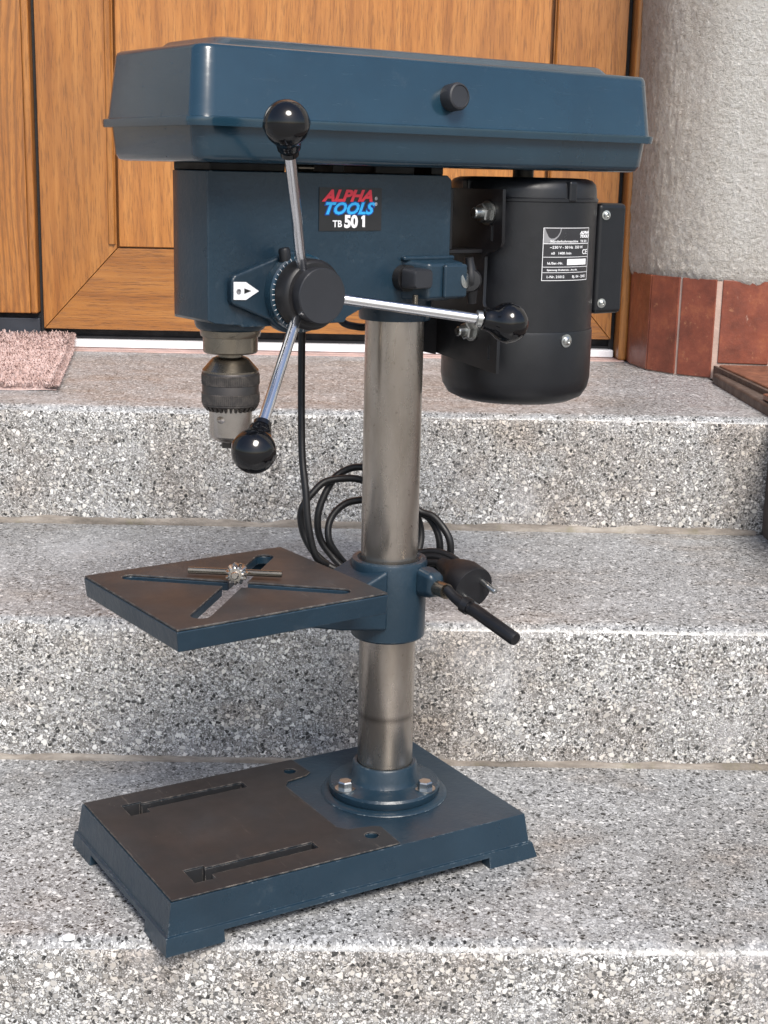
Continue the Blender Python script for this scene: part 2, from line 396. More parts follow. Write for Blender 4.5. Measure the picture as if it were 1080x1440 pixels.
def text_bm(s, size, shear=0.0, bold=0.0, align='LEFT', extrude=0.0, sx=1.0):
    cu = bpy.data.curves.new('txt', 'FONT'); cu.body = s; cu.size = size; cu.shear = shear; cu.offset = bold; cu.align_x = align; cu.extrude = extrude
    cu.resolution_u = 3
    t = bpy.data.objects.new('txt', cu); C.objects.link(t)
    dg = bpy.context.evaluated_depsgraph_get(); me = bpy.data.meshes.new_from_object(t.evaluated_get(dg))
    bm = bmesh.new(); bm.from_mesh(me); bpy.data.objects.remove(t); bpy.data.curves.remove(cu); bpy.data.meshes.remove(me)
    if sx != 1.0: bm.transform(Matrix.Diagonal((sx, 1, 1, 1)))
    return bm
def join(bms):
    out = bms[0]
    for b in bms[1:]:
        me = bpy.data.meshes.new('j'); b.to_mesh(me); b.free(); out.from_mesh(me); bpy.data.meshes.remove(me)
    return out

# ================================================================== SETTING
ground = obj('ground', box(-60, 60, -60, 60, -.60, -.278), 'paving'); tag(ground, kind='structure', label='grey paving in front of the steps')

Y1, Y2, Y3, Z2, Z3 = -.184, .143, .506, .139, .277
stairs = empty('staircase', 'grey terrazzo entrance steps with pebbled risers leading up to the oak door', 'stairs')
def step(y0, y1, z0, z1, x0=-2.0, x1=.452):
    r = .014; prof = [(y1, z0), (y0 + .002, z0)]
    for i in range(7):
        a = PI - i * PI / 12; prof.append((y0 + r + r * math.cos(a), z1 - r + r * math.sin(a)))
    prof.append((y1, z1))
    bm = bmesh.new(); nx = 240; rows = []
    for k in range(nx + 1):
        x = x0 + (x1 - x0) * k / nx
        row = []
        for j, (y, z) in enumerate(prof):
            e = .0013 * noise.noise((x * 9, y * 7, z * 7)) + .0009 * noise.noise((x * 41, y * 7, z * 7)) if 2 <= j <= 8 else 0
            row.append(bm.verts.new((x, y + e, z + (e * .5 if j > 2 else 0))))
        rows.append(row)
    for a, b in zip(rows, rows[1:]):
        for j in range(len(prof) - 1): bm.faces.new((a[j], a[j + 1], b[j + 1], b[j]))
        bm.faces.new((a[-1], a[0], b[0], b[-1]))
    bm.faces.new(rows[0]); bm.faces.new(rows[-1][::-1])
    o = obj('step', bm, 'terr_tread', stairs, smooth=50)
    o.data.materials.append(M['terr_riser'])
    for p in o.data.polygons:
        if p.normal.y < -.80: p.material_index = 1
    return o
s0 = step(-.52, -.10, -.278, -.139, -2.0, .44)
s1 = step(Y1, Y2 + .08, -.1385, 0.0)
s2 = step(Y2, Y3 + .08, .0005, Z2)
s3 = step(Y3, 1.34, Z2 + .0005, Z3)
s0['label'] = 'lowest step below the picture'; s1['label'] = 'step the drill press stands on'; s2['label'] = 'middle step behind the drill press'; s3['label'] = 'top landing in front of the door'
obj('pale_chip', loft([[(-.2300 + .0046 * q * math.cos(2 * PI * i / 14) * (1 + .12 * math.sin(3 * i)), -.1775 + .0040 * q * math.sin(2 * PI * i / 14), z) for i in range(14)] for q, z in ((1.0, -.0015), (1.0, .0002), (.7, .0009))]), 'white_print', stairs, smooth=60)
def mortar_strip(y, z, h, d, x1):
    bm = bmesh.new(); rows = []; n_ = 150
    for k in range(n_ + 1):
        x = -1.2 + (x1 + 1.2) * k / n_
        a = noise.noise((x * 22, z * 9, 1.3)); b = noise.noise((x * 70, z * 9, 5.3))
        hh = h * (1 + .5 * a + .3 * b); dd = d * (1 + .3 * noise.noise((x * 30, 3, z)))
        rows.append([bm.verts.new(p) for p in ((x, y + .004, z - .002), (x, y - dd, z - .002), (x, y - dd * .85, z + hh * .45), (x, y - dd * .25, z + hh), (x, y + .004, z + hh))])
    for a, b in zip(rows, rows[1:]):
        for j in range(5): bm.faces.new((a[j], a[(j + 1) % 5], b[(j + 1) % 5], b[j]))
    bm.faces.new(rows[0]); bm.faces.new(rows[-1][::-1])
    return obj('mortar_joint', bm, 'mortar', stairs, smooth=60)
mortar_strip(Y2, 0.0, .0045, .0030, .446)
mortar_strip(Y3, Z2, .0070, .0040, .440)

# stringer wall right of the steps, with a low tiled curb at the landing
wall = empty('house_wall', 'rough white plaster wall with brown tile plinth beside the door', 'wall')
sw = empty('stair_side_wall', 'low brown tiled side wall at the right end of the steps', 'low wall')
poly = [(-.60, -.278), (.80, -.278), (.80, .290), (.52, .290), (.40, .262), (.10, .14), (-.60, -.14)]
obj('wall_core', prism(poly, .448, .95, 'x'), 'curb_side', sw, bevel=.004)
def quad_slab(a, b, c, d, z0, z1, name, mat, parent, bevel=.0015):
    return obj(name, prism([a, b, c, d], z0, z1), mat, parent, bevel=bevel)
quad_slab((.4735, .575), (.95, .575), (.95, .818), (.4605, .818), .2905, .2990, 'cap_tile', 'tile_curb', sw, .002)
quad_slab((.4670, .575), (.4730, .575), (.4600, .830), (.4560, .830), .2775, .2965, 'curb_edge_tile', 'curb_side', sw, .001)
for k in range(3): quad_slab((.452, .50 - .2 * k), (.95, .50 - .2 * k), (.95, .565 + .0 - .2 * k + .0), (.452, .565 - .2 * k), .2905 - .06 * k, .298 - .06 * k, 'cap_tile', 'tile_curb', sw, .002) if k == 0 else None

# plinth line in plan (reveal curves out from the door frame)
LINE = [(.3700, 1.045), (.3678, .9814), (.3800, .9129), (.4115, .8695), (.4560, .8340), (.5300, .8240), (.6100, .8220), (.6950, .8210), (.7950, .8200), (.92, .8200)]
TZ = .400
def offs(line, d):
    out = []
    for i, p in enumerate(line):
        a = Vector(line[max(i - 1, 0)]); b = Vector(line[min(i + 1, len(line) - 1)]); t = (b - a).normalized()
        n_ = Vector((-t.y, t.x)) if Vector((-t.y, t.x)).y > 0 or True else None
        if n_.x < 0: n_ = -n_
        out.append(Vector(p) + n_ * d)              # +d = into the wall
    return out
back = offs(LINE, .02)
inner = [(p.x, p.y) for p in back]
obj('plinth_backing', prism(inner + [(.95, 1.20), (.36, 1.20)], Z3 - .02, TZ + .05), 'grout', wall)
segs = [(0, 1, .0, .0), (1, 2, .0, .001), (2, 3, .001, .0015), (3, 4, .003, .003), (4, 5, .006, .001), (5, 6, .001, .001), (6, 7, .001, .001), (7, 8, .001, .001), (8, 9, .001, .001)]
for i, j, ga, gb in segs:
    a, b = Vector(LINE[i]), Vector(LINE[j]); t = (b - a).normalized(); n_ = Vector((-t.y, t.x))
    if n_.x < 0: n_ = -n_
    a2 = a + t * ga; b2 = b - t * gb
    tl = obj('tile', prism([tuple(a2), tuple(b2), tuple(b2 + n_ * .019), tuple(a2 + n_ * .019)], Z3 + .0015 if i < 4 else .2995, TZ + .012), 'tile', wall, bevel=.0012)
    # grout face
g = offs(LINE, .0022)
obj('grout', prism([(p.x, p.y) for p in g] + [(q.x, q.y) for q in offs(LINE, .0195)][::-1], Z3 + .0003, TZ + .010), 'grout', wall, smooth=60)
# plaster sheet: dense grid, bulging over the tiles
def plaster_sheet():
    bm = bmesh.new(); base = [Vector((p.x, p.y, 0)) for p in offs([(.3800, 1.045), (.3815, .985), (.3935, .925), (.4200, .884), (.460, .852), (.525, .838), (.605, .835), (.695, .834), (.795, .833), (.92, .833)], -.002)]
    path = catmull(base, 22); nz = 150; rows = []
    for zi in range(nz + 1):
        f = zi / nz; row = []
        for k, p in enumerate(path):
            a = path[max(k - 1, 0)]; b = path[min(k + 1, len(path) - 1)]; t = (b - a).normalized(); n_ = Vector((t.y, -t.x, 0))
            if n_.x > 0: n_ = -n_
            s = k / len(path)
            zb = TZ + .0050 * noise.noise((s * 26, 2.0, 0)) + .003 * noise.noise((s * 80, 7, 0)) - .004 * math.exp(-((s - .50) / .03) ** 2)
            z = zb + (1.55 - zb) * (f ** 1.5)
            out = .016 * (1 - math.exp(-(z - zb) / .008)) if f > 0 else -.010
            rough_ = .0012 * noise.noise((p.x * 150, p.y * 150, z * 110)) + .0010 * noise.noise((p.x * 260, p.y * 260, z * 240)) + .0025 * noise.noise((p.x * 12, p.y * 12, z * 9))
            edge = max(0.0, 1 - k / 7.0)
            row.append(bm.verts.new(p + n_ * (out * min(1, (k + 1) / 9) + (rough_ if f > 0 else 0) * min(1, k / 3)) + Vector((.003 * edge, 0, 0)) + Vector((0, 0, z))))
        rows.append(row)
    for a, b in zip(rows, rows[1:]):
        for k in range(len(path) - 1): bm.faces.new((a[k], a[k + 1], b[k + 1], b[k]))
    o = obj('plaster', bm, 'plaster', wall, smooth=180)
    return o
plaster_sheet()
obj('wall_core', prism([(p.x, p.y) for p in offs(LINE, .012)] + [(.95, 1.20), (.36, 1.20)], TZ + .051, 1.56), 'render_grey', wall)
obj('wall_face', box(.90, 4.0, .816, 1.2, -.278, 2.8), 'plaster', wall)
obj('lintel', box(-1.35, .92, 1.065, 1.25, 2.32, 2.8), 'render_grey', wall)
obj('wall_face', box(-4.0, -1.35, .80, 1.25, -.278, 2.8), 'plaster', wall)
obj('wall_core', box(.36, .94, .84, 1.20, 1.56, 2.8), 'render_grey', wall)

# ------------------------------------------------------------------ door
door = empty('front_door', 'golden oak front door with mitred frame around a flat panel', 'door', (-.075, 1.04, .29))
DX, DY, DZ = -.075, 1.04, .29
def dobj(name, bm, mat, parent=door, loc=(DX, DY, DZ), **kw):
    bm.transform(Matrix.Translation((-loc[0], -loc[1], -loc[2]))); return obj(name, bm, mat, parent, **kw)
xl, xr, xi, xj, zb, zi, zt = -.5015, .3490, -.3905, .2435, .3060, .4265, 2.26
D0, D1 = 1.040, 1.085
stile_l = [(xl, zb), (xi, zi), (xi, zt - .12), (xl, zt)]
stile_r = [(xr, zb), (xr, zt), (xj, zt - .12), (xj, zi)]
rail_b = [(xl + .0009, zb), (xr - .0009, zb), (xj - .0009, zi - .0003), (xi + .0009, zi - .0003)]
rail_t = [(xl + .0009, zt), (xi + .0009, zt - .1197), (xj - .0009, zt - .1197), (xr - .0009, zt)]
dobj('stile', prism(stile_l, D0, D1, 'y'), 'wood_v', bevel=.0007)
dobj('stile', prism(stile_r, D0, D1, 'y'), 'wood_v', bevel=.0007)
dobj('bottom_rail', prism(rail_b, D0 + .0002, D1, 'y'), 'wood_h', bevel=.0007)
dobj('top_rail', prism(rail_t, D0 + .0002, D1, 'y'), 'wood_h', bevel=.0007)
dobj('panel', box(xi + .0030, xj - .0045, D0 + .004, D1 - .01, zi + .0020, zt - .124), 'wood_panel', bevel=.0012)
dobj('panel_seal', box(xi - .004, xj + .004, D0 + .014, D1 - .005, zi - .004, zt - .116), 'wood_dark')
# raised bead along the inner edge of each stile
for a, b in ((xi - .0125, xi - .0008), (xj + .0008, xj + .0050)):
    dobj('bead', prism([(a, D0 + .0005), (a + .002, D0 - .0030), (b - .0025, D0 - .0040), (b, D0 + .0005)], zi + .006, zt - .13, 'z'), 'wood_v', smooth=50)
dobj('weather_seal', box(xl - .002, xr + .003, D0 + .018, D1 + .01, zb - .016, zb + .006), 'seal')
dobj('door_core', box(xl - .01, xr + .01, D1 - .004, D1 + .02, zb - .01, zt + .01), 'seal')

frame = empty('door_frame', 'oak door frame with white aluminium threshold under the door', 'door frame', (-.075, 1.04, .277))
FL = (-.075, 1.04, .277)
def fobj(name, bm, mat, **kw): return dobj(name, bm, mat, frame, FL, **kw)
fobj('jamb', box(.3560, .3705, 1.006, 1.10, .2775, 2.30), 'wood_v', bevel=.0055, seg=4)
fobj('jamb_seal', box(.3480, .3555, 1.050, 1.11, .2775, 2.30), 'seal')
fobj('mullion_seal', box(-.5068, -.5020, 1.046, 1.11, .2775, 2.30), 'seal')
fobj('threshold', box(-.506, .3535, 1.034, 1.075, .2795, .2905), 'alu', bevel=.0015)
fobj('threshold_lip', box(-.506, .3535, 1.052, 1.09, .2908, .2945), 'seal')
fobj('sill', box(-1.30, .366, 1.004, 1.08, .2685, .2790), 'pink_stone', bevel=.002)
fobj('head', box(-1.35, .39, 1.012, 1.10, 2.27, 2.33), 'wood_dark', bevel=.004)

side = empty('side_light', 'oak side panel left of the door with arched grain figure', 'door panel', (-.9, 1.03, .33))
sobj = lambda name, bm, mat, **kw: dobj(name, bm, mat, side, (-.9, 1.03, .33), **kw)
sobj('panel_board', box(-1.30, -.5185, 1.030, 1.08, .3290, 2.26), 'wood_side', bevel=.0015)
sobj('edge_bead', box(-.5180, -.5072, 1.026, 1.07, .3290, 2.26), 'wood_v', bevel=.003, seg=4)
sobj('bottom_seal', box(-1.30, -.5072, 1.045, 1.08, .3215, .3289), 'seal')
sobj('bottom_rail', box(-1.30, -.5072, 1.038, 1.08, .2800, .3214), 'sealgrey', bevel=.002)

# ------------------------------------------------------------------ door mat
def carpet_mat():
    n = N('pink_brown_pile')
    c = n.ramp(n.noise(55, 6, .7), [(.32, (.32, .20, .17)), (.5, (.52, .37, .335)), (.72, (.72, .57, .54))])
    y = n.n('ShaderNodeSeparateXYZ'); n.put(y.inputs[0], n.tc.outputs['Object'])
    n.set(Base_Color=c, Roughness=.95, Normal=n.bump(n.noise(260, 5), .8, .003)); n.b.inputs['Sheen Weight'].default_value = .4
    return n.m
M['pile'] = carpet_mat()
mat_root = empty('door_mat', 'fluffy pinkish brown door mat on the landing at the left', 'doormat', (-.7, .82, Z3))
def mat_xy(s, t):      # s 0..1 left->right, t 0..1 front->back
    fx = -.395 + t * (-.060); x = -1.00 + (fx + 1.00) * s; y = .612 + (1.028 - .612) * t; return x, y
def mat_z(t): return Z3 + .006 + .017 * max(0, (t - .80) / .20) ** 1.5
bm = bmesh.new(); G = []
for i in range(41):
    row = []
    for j in range(31):
        s, t = i / 40, j / 30; x, y = mat_xy(s, t)
        d = min(s * .6, (1 - s) * .6, t * .4, (1 - t) * .4); e = .006 * math.exp(-d / .006)
        row.append(bm.verts.new((x + .7, y - .82, mat_z(t) - Z3 + .002 * noise.noise((x * 60, y * 60, 0)) - e + .001)))
    G.append(row)
for i in range(40):
    for j in range(30): bm.faces.new((G[i][j], G[i + 1][j], G[i + 1][j + 1], G[i][j + 1]))
obj('backing', bm, 'pile', mat_root, smooth=180)
verts, faces = [], []
for _ in range(42000):
    s = random.random() ** .6; t = random.random()
    if random.random() < .12: s = 1 - random.random() * .02
    x, y = mat_xy(s, t); z = mat_z(t)
    a = random.random() * 2 * PI; L = .0035 + random.random() * .0045; wd = .0006 + random.random() * .0005
    edge = s > .985
    lean = Vector((math.cos(a) * .7 + (.8 if edge else 0), math.sin(a) * .7 - .3, .55 + random.random() * .5 - (.5 if edge else 0))).normalized() * L
    sd_ = Vector((-math.sin(a), math.cos(a), 0)) * wd; b0 = Vector((x + .7, y - .82, z - Z3 - .001))
    k = len(verts); mid = b0 + lean * .6 + Vector((0, 0, .0015))
    verts += [b0 - sd_, b0 + sd_, mid + sd_ * .8, mid - sd_ * .8, b0 + lean * 1.0]
    faces += [(k, k + 1, k + 2, k + 3), (k + 3, k + 2, k + 4)]
me = bpy.data.meshes.new('pile'); me.from_pydata([tuple(v) for v in verts], [], faces); me.materials.append(M['pile'])
o = bpy.data.objects.new('pile', me); C.objects.link(o); o.parent = mat_root; o['kind'] = 'stuff'

# ================================================================== DRILL PRESS
dp = empty('drill_press', 'dark blue bench drill press with black motor standing on the terrazzo step', 'drill press', (0, 0, 0), TH)

# ---- base
def rect3(x0, x1, y0, y1, z): return [(x0, y0, z), (x1, y0, z), (x1, y1, z), (x0, y1, z)]
zf, zl, zt_ = .0090, .0128, .0375
bx0, bx1, by = -.2380, .0880, .0998
def base_bm():
    return loft([rect3(bx0, bx1, -by, by, 0.0), rect3(bx0 + .0015, bx1 - .0040, -by + .0025, by - .0025, zl),
                 rect3(bx0 + .0034, bx1 - .0064, -by + .0042, by - .0042, zl + .0006),
                 rect3(bx0 + .0070, bx1 - .0100, -by + .0068, by - .0068, zt_)])
base = obj('base', base_bm(), 'blue', dp, bevel=.0016, seg=2, ang=25)
slots = []
def slot_cut(s, z0, z1):
    v0 = .0635 * s
    a = box(-.192, -.0995, v0 - .0058, v0 + .0058, z0, z1); b = box(-.2050, -.1890, v0 - .0125, v0 + .0095, z0, z1)
    return [a, b]
cutters = [box(bx0 + .046, bx1 - .047, -.2, .2, -.01, zf), box(-.5, .5, -.058, .058, -.01, zf + .0001),
           box(bx0 + .012, bx1 - .012, -by + .012, by - .012, -.01, zt_ - .012)]
for s in (-1, 1): cutters += slot_cut(s, .01, .06)
for s in (-1, 1): cutters.append(lathe([(.0055, .01), (.0055, .06)], 20, X=Matrix.Translation((-.0530, .070 * s, 0))))
cut(base, cutters)
base.data.materials.append(M['iron_base'])          # slot walls given dark iron to paint in the shade of deep slots
for p in base.data.polygons:
    c = p.center
    if .4 * zt_ < c.z < zt_ - .0005 and -.2056 < c.x < -.099 and .050 < abs(c.y) < .0765 and abs(p.normal.z) < .5: p.material_index = 1
pad_poly = [(bx0 + .0080, -by + .0078), (-.0400, -by + .0078), (-.0385, -.0600), (-.0440, -.0560), (-.0640, -.0520), (-.0700, -.0440),
            (-.0700, .0440), (-.0640, .0520), (-.0440, .0560), (-.0385, .0600), (-.0400, by - .0078), (bx0 + .0080, by - .0078)]
pad = obj('machined_pad', prism(pad_poly, zt_ + .0002, zt_ + .0014), 'iron_base', base, bevel=.0004, seg=2)
cutters = []
for s in (-1, 1): cutters += slot_cut(s, .03, .05)
for s in (-1, 1): cutters.append(lathe([(.0055, .03), (.0055, .05)], 20, X=Matrix.Translation((-.0530, .070 * s, 0))))
cut(pad, cutters)

# ---- column foot
obj('foot_boss', lathe([(.0530, zt_ + .0003), (.0525, zt_ + .0010), (.0500, zt_ + .0022), (0, zt_ + .0022)], 72), 'blue', base)
zf0 = zt_ + .0024
fl = obj('column_flange', lathe([(.0455, zf0), (.0465, zf0 + .0015), (.0465, zf0 + .0060), (.0450, zf0 + .0078), (.0335, zf0 + .0088), (.0300, zf0 + .0105),
                                 (.0275, zf0 + .0150), (.0268, .0640), (.0258, .0655), (.0236, .0655), (.0232, .0640), (0, .0640)], 72), 'blue', dp)
def hexbolt(r, h, washer=True):
    bm = lathe([(r * 1.55, 0), (r * 1.55, h * .16), (0, h * .16)], 24) if washer else bmesh.new()
    hexp = [(r * 1.12 * math.cos(i * PI / 3), r * 1.12 * math.sin(i * PI / 3)) for i in range(6)]
    lo = [(x, y, h * .165) for x, y in hexp]; m1 = [(x, y, h * .86) for x, y in hexp]; m2 = [(x * .86, y * .86, h) for x, y in hexp]
    loft([lo, m1, m2], bm); return bm
for a in (215, 300, 80):        # the two in view sit left front and right front of the column
    pass
for (bx, by_) in ((-.0366, -.0022), (.0180, -.0318), (.018, .0330)):
    b = hexbolt(.0056, .0075); obj('flange_bolt', b, 'zinc', fl, X=Matrix.Translation((bx * 1.06, by_ * 1.06, zf0 + .0080)) @ Matrix.Rotation(random.random(), 4, 'Z'), smooth=25)

# ---- column
obj('column', lathe([(.0226, .050), (.0230, .051), (.0230, .46), (0, .46)], 96), 'column', dp)

# ---- work table with its collar
tu0, tu1, tv = -.2300, -.0550, .0785
tab = obj('work_table', loft([rect3(tu0 + .0015, tu1 - .001, -tv + .001, tv - .001, .2225), rect3(tu0, tu1, -tv, tv, .2375)]), 'blue', dp, X=RT, bevel=.0010, seg=2)
tcu = (tu0 + tu1) / 2 + .0005
def xslot(L, wd, z0, z1):
    out = []
    for a in (44, -44):
        bm = prism(rrect(-L, L, -wd, wd, wd * .98, 6), z0, z1); bm.transform(RT @ Matrix.Translation((tcu, 0, 0)) @ Matrix.Rotation(math.radians(a), 4, 'Z')); out.append(bm)
    return out
under = box(tu0 + .008, tu1 - .010, -tv + .008, tv - .008, .20, .2310); under.transform(RT)
cut(tab, [under] + xslot(.0890, .0074, .21, .25))
top = obj('machined_top', prism([(tu0 + .0006, -tv + .0006), (tu1 - .0006, -tv + .0006), (tu1 - .0006, tv - .0006), (tu0 + .0006, tv - .0006)], .2377, .2392), 'iron', tab, X=RT, bevel=.0005, seg=2)
cut(top, xslot(.0885, .0072, .23, .25))
col = obj('table_collar', lathe([(.0233, .1760), (.0290, .1760), (.0302, .1775), (.0308, .2385), (.0300, .2408), (.0262, .2412), (.0250, .2400), (.0233, .2385)], 72), 'blue', dp)
# close collar lathe interior is hidden by the column
arm = bmesh.new()
loft([[(-.100, -.026, .205), (-.100, .026, .205), (-.100, .026, .2205), (-.100, -.026, .2205)],
      [(-.060, -.026, .195), (-.060, .026, .195), (-.060, .026, .2215), (-.060, -.026, .2215)],
      [(-.018, -.026, .188), (-.018, .026, .188), (-.018, .026, .2385), (-.018, -.026, .2385)]], arm)
obj('table_arm', arm, 'blue', dp, X=RT, bevel=.003)
obj('clamp_lug', loft([rrect3 for rrect3 in [
    [(.012 + .0 * k, -.020, z) for k, z in ((0, 0),)] * 0]] if False else [
    [(.006, -.026, .214), (.030, -.018, .210), (.030, -.018, .236), (.006, -.026, .240)],
    [(.0120, -.046, .216), (.0290, -.040, .2135), (.0290, -.040, .2330), (.0120, -.046, .2360)]]), 'blue', col, bevel=.006)
lev = tube([(.0185, -.034, .2235), (.0195, -.0560, .2240)], .0062, 16, smooth=False)
obj('clamp_bolt', lev, 'steel', dp, smooth=40)
lev = tube([(.0190, -.0565, .2262), (.0212, -.0660, .2212), (.0236, -.0771, .2175), (.0266, -.0854, .2150)], lambda t: .0040 + .0010 * t, 12)
tube([(.0252, -.0800, .2165), (.0266, -.0860, .2155), (.0337, -.1275, .2044), (.0341, -.1295, .2039)], lambda t: .0054 if .03 < t < .97 else .0048, 16, lev, smooth=False)
tube([(.0230, -.0745, .2186), (.0250, -.0798, .2168)], .0066, 16, lev, smooth=False)
obj('clamp_lever', lev, 'bracket', dp, smooth=40)

# ---- head casting (front rounded on the far side, raised gear boss on the near side)
H = .035
plan = [(-.1855, -H), (-.1872, -.020), (-.1878, .000), (-.1850, .014), (-.1780, .0265), (-.1670, .0335), (-.1560, H), (.0230, H), (.0270, .031), (.0270, -.031), (.0245, -H)]
head_bm = bmesh.new()
side_prof = [(-.190, .4385), (-.095, .4365), (-.070, .4400), (-.050, .4490), (.030, .4500), (.030, .5335), (.0290, .5385), (.0230, .5425), (-.186, .5425), (-.190, .5400)]
head = obj('head_casting', prism(plan, .4365, .5425), 'blue', dp, X=RH, bevel=.0016, seg=3, ang=35)
cb = prism([(-.095, .40), (.10, .40), (.10, .4500), (-.050, .4490), (-.070, .4400)], -.1, .1, 'y'); cb.transform(RH)
cb2 = prism([(.010, .56), (.0190, .5440), (.0240, .5395), (.0275, .5320), (.05, .53), (.05, .56)], -.1, .1, 'y'); cb2.transform(RH)
cb3 = prism([(-.20, .42), (-.145, .42), (-.160, .4380), (-.1800, .4400), (-.20, .4480)], -.1, .1, 'y'); cb3.transform(RH)
cut(head, [cb, cb2, cb3])
obj('column_socket', lathe([(.0235, .4330), (.0275, .4330), (.0282, .4350), (.0282, .4520), (0, .4520)], 64), 'blue', head)
# spindle boss + quill collar + chuck
SP = RH @ Matrix.Translation((-.1475, 0, 0)); SPC = SP @ Matrix.Translation((0, 0, .4014 * .10)) @ Matrix.Diagonal((1.05, 1.05, .90, 1))
obj('spindle_boss', lathe([(0, .4320), (.0232, .4320), (.0246, .4332), (.0256, .4360), (.0262, .4400), (0, .4400)], 56), 'blue', head, X=SP)
obj('quill_collar', lathe([(0, .4150), (.0188, .4150), (.0198, .4162), (.0198, .4265), (.0212, .4270), (.0218, .4290), (.0218, .4315), (.0208, .4325), (0, .4325)], 56), 'steel', dp, X=SP)
chuck = obj('chuck', lathe([(0, .4025), (.0092, .4025), (.0092, .4160), (0, .4160)], 32), 'steel', dp, X=SP)
obj('chuck_body', lathe([(0, .4000), (.0194, .4012), (.0194, .4026), (.0126, .4118), (.0100, .4132), (.0070, .4134), (0, .4134)], 64), 'steel', chuck, X=SPC, smooth=16)
def knurl_ring(r, z0, z1, nteeth, depth):
    bm = bmesh.new(); secs = []
    for z, rr in ((z0, r - .0006), (z0 + .0006, r), (z1 - .0006, r), (z1, r - .0006)):
        secs.append([((rr - (depth if i % 2 else 0)) * math.cos(PI * i / nteeth), (rr - (depth if i % 2 else 0)) * math.sin(PI * i / nteeth), z) for i in range(2 * nteeth)])
    return loft(secs)
obj('sleeve', lathe([(0, .3740), (.0190, .3740), (.0196, .3748), (.0196, .4008), (.0193, .4014), (0, .4014)], 64), 'steel_dark', chuck, X=SPC)
obj('knurled_band', knurl_ring(.0201, .3910, .3998, 90, .00020), 'steel_dark', chuck, X=SPC, smooth=20)
obj('knurled_band', knurl_ring(.0201, .3758, .3848, 90, .00020), 'steel_dark', chuck, X=SPC, smooth=20)
# bevel teeth ring on the lower edge
bm = bmesh.new(); nt = 30
for i in range(nt):
    a = 2 * PI * i / nt; dA = PI / nt * .55
    def pt(r, an, z): return (r * math.cos(an), r * math.sin(an), z)
    loft([[pt(.0145, a - dA, .3738), pt(.0192, a - dA, .3738), pt(.0192, a + dA, .3738), pt(.0145, a + dA, .3738)],
          [pt(.0145, a - dA * .6, .3700), pt(.0168, a - dA * .6, .3700), pt(.0168, a + dA * .6, .3700), pt(.0145, a + dA * .6, .3700)]], bm)
obj('gear_teeth', bm, 'steel_dark', chuck, X=SPC, smooth=20)
nose = obj('nose', lathe([(0, .3440), (.0085, .3440), (.0118, .3460), (.0143, .3490), (.0147, .3500), (.0150, .3735), (0, .3735)], 64), 'steel_bright', chuck, X=SPC)
kh = []
for a in (-148, -28, 92):
    bm = lathe([(.0030, .010), (.0030, .020)], 20); bm.transform(SPC @ Matrix.Rotation(math.radians(a), 4, 'Z') @ aim((0, 0, .3640), (1, 0, 0))); kh.append(bm)
cut(nose, kh)
bm = bmesh.new()
for a in (30, 150, 270):
    m = Matrix.Rotation(math.radians(a), 4, 'Z'); b = box(.0005, .0062, -.0016, .0016, .3385, .3460); b.transform(m); bm = join([bm, b])
obj('jaws', bm, 'steel_dark', chuck, X=SPC, smooth=25)

# ---- feed hub and depth ring on the near side of the head
AX = Vector((-.1172, 0, .4600)); n_out = Vector((0, -1, 0))
def on_hub(y0): return RH @ aim((AX.x, y0, AX.z), (0, -1, 0))
boss_poly = []
for i in range(22):
    a = math.radians(118 - i * 13.0); boss_poly.append((AX.x + .0335 * math.cos(a), AX.z + .0335 * math.sin(a)))
boss_poly = [(AX.x + .0292 * math.cos(math.radians(a)), AX.z + .0292 * math.sin(math.radians(a))) for a in range(120, -150, -10)] + [(-.1690, .4530), (-.1705, .4560), (-.1705, .4700), (-.1680, .4735)]
hb = obj('gear_boss', prism(boss_poly, -H - .0060, -H + .004, 'y'), 'blue', head, X=RH, bevel=.0022, seg=3)
ring = obj('depth_ring', lathe([(.0272, 0), (.0272, .0075), (.0258, .0090), (0, .0090)], 64, X=on_hub(-H - .0062)), M['blue_smooth'], dp)
hub = obj('feed_hub', lathe([(.0246, 0), (.0246, .0110), (.0234, .0130), (.0220, .0140), (0, .0140)], 64, X=on_hub(-H - .0150)), 'hub', dp)
obj('hub_cap', lathe([(.0180, -.006), (.0192, -.004), (.0192, .0080), (.0186, .0088), (0, .0090)], 56, X=on_hub(-.0645)), 'knob', hub)
# small black stop screw on the boss top
st = lathe([(0, 0), (.0042, 0), (.0042, .0120), (.0034, .0135), (0, .0135)], 20, X=RH @ aim((-.1290, -.0455, .4780), (-.18, 0, 1)))
obj('stop_screw', st, 'bracket', dp)
# white pointer decal
obj_ = obj('pointer', prism([(-.1692, .4567), (-.1596, .4563), (-.1492, .4620), (-.1596, .4685), (-.1692, .4688)], -H - .0068, -H - .0062, 'y'), 'white_print', dp, X=RH)
obj('pointer_arrow', prism([(-.1610, .4606), (-.1610, .4642), (-.1555, .4624)], -H - .0071, -H - .0069, 'y'), 'black_print', obj_, X=RH)
bmr = lathe([(.0019, -.0001), (.0019, .0002), (.0014, .0003), (.0014, -.0001)], 20, X=RH @ aim((-.1654, -H - .0069, .4622), (0, -1, 0)))
obj('pointer_ring', bmr, 'grey_foil', obj_)
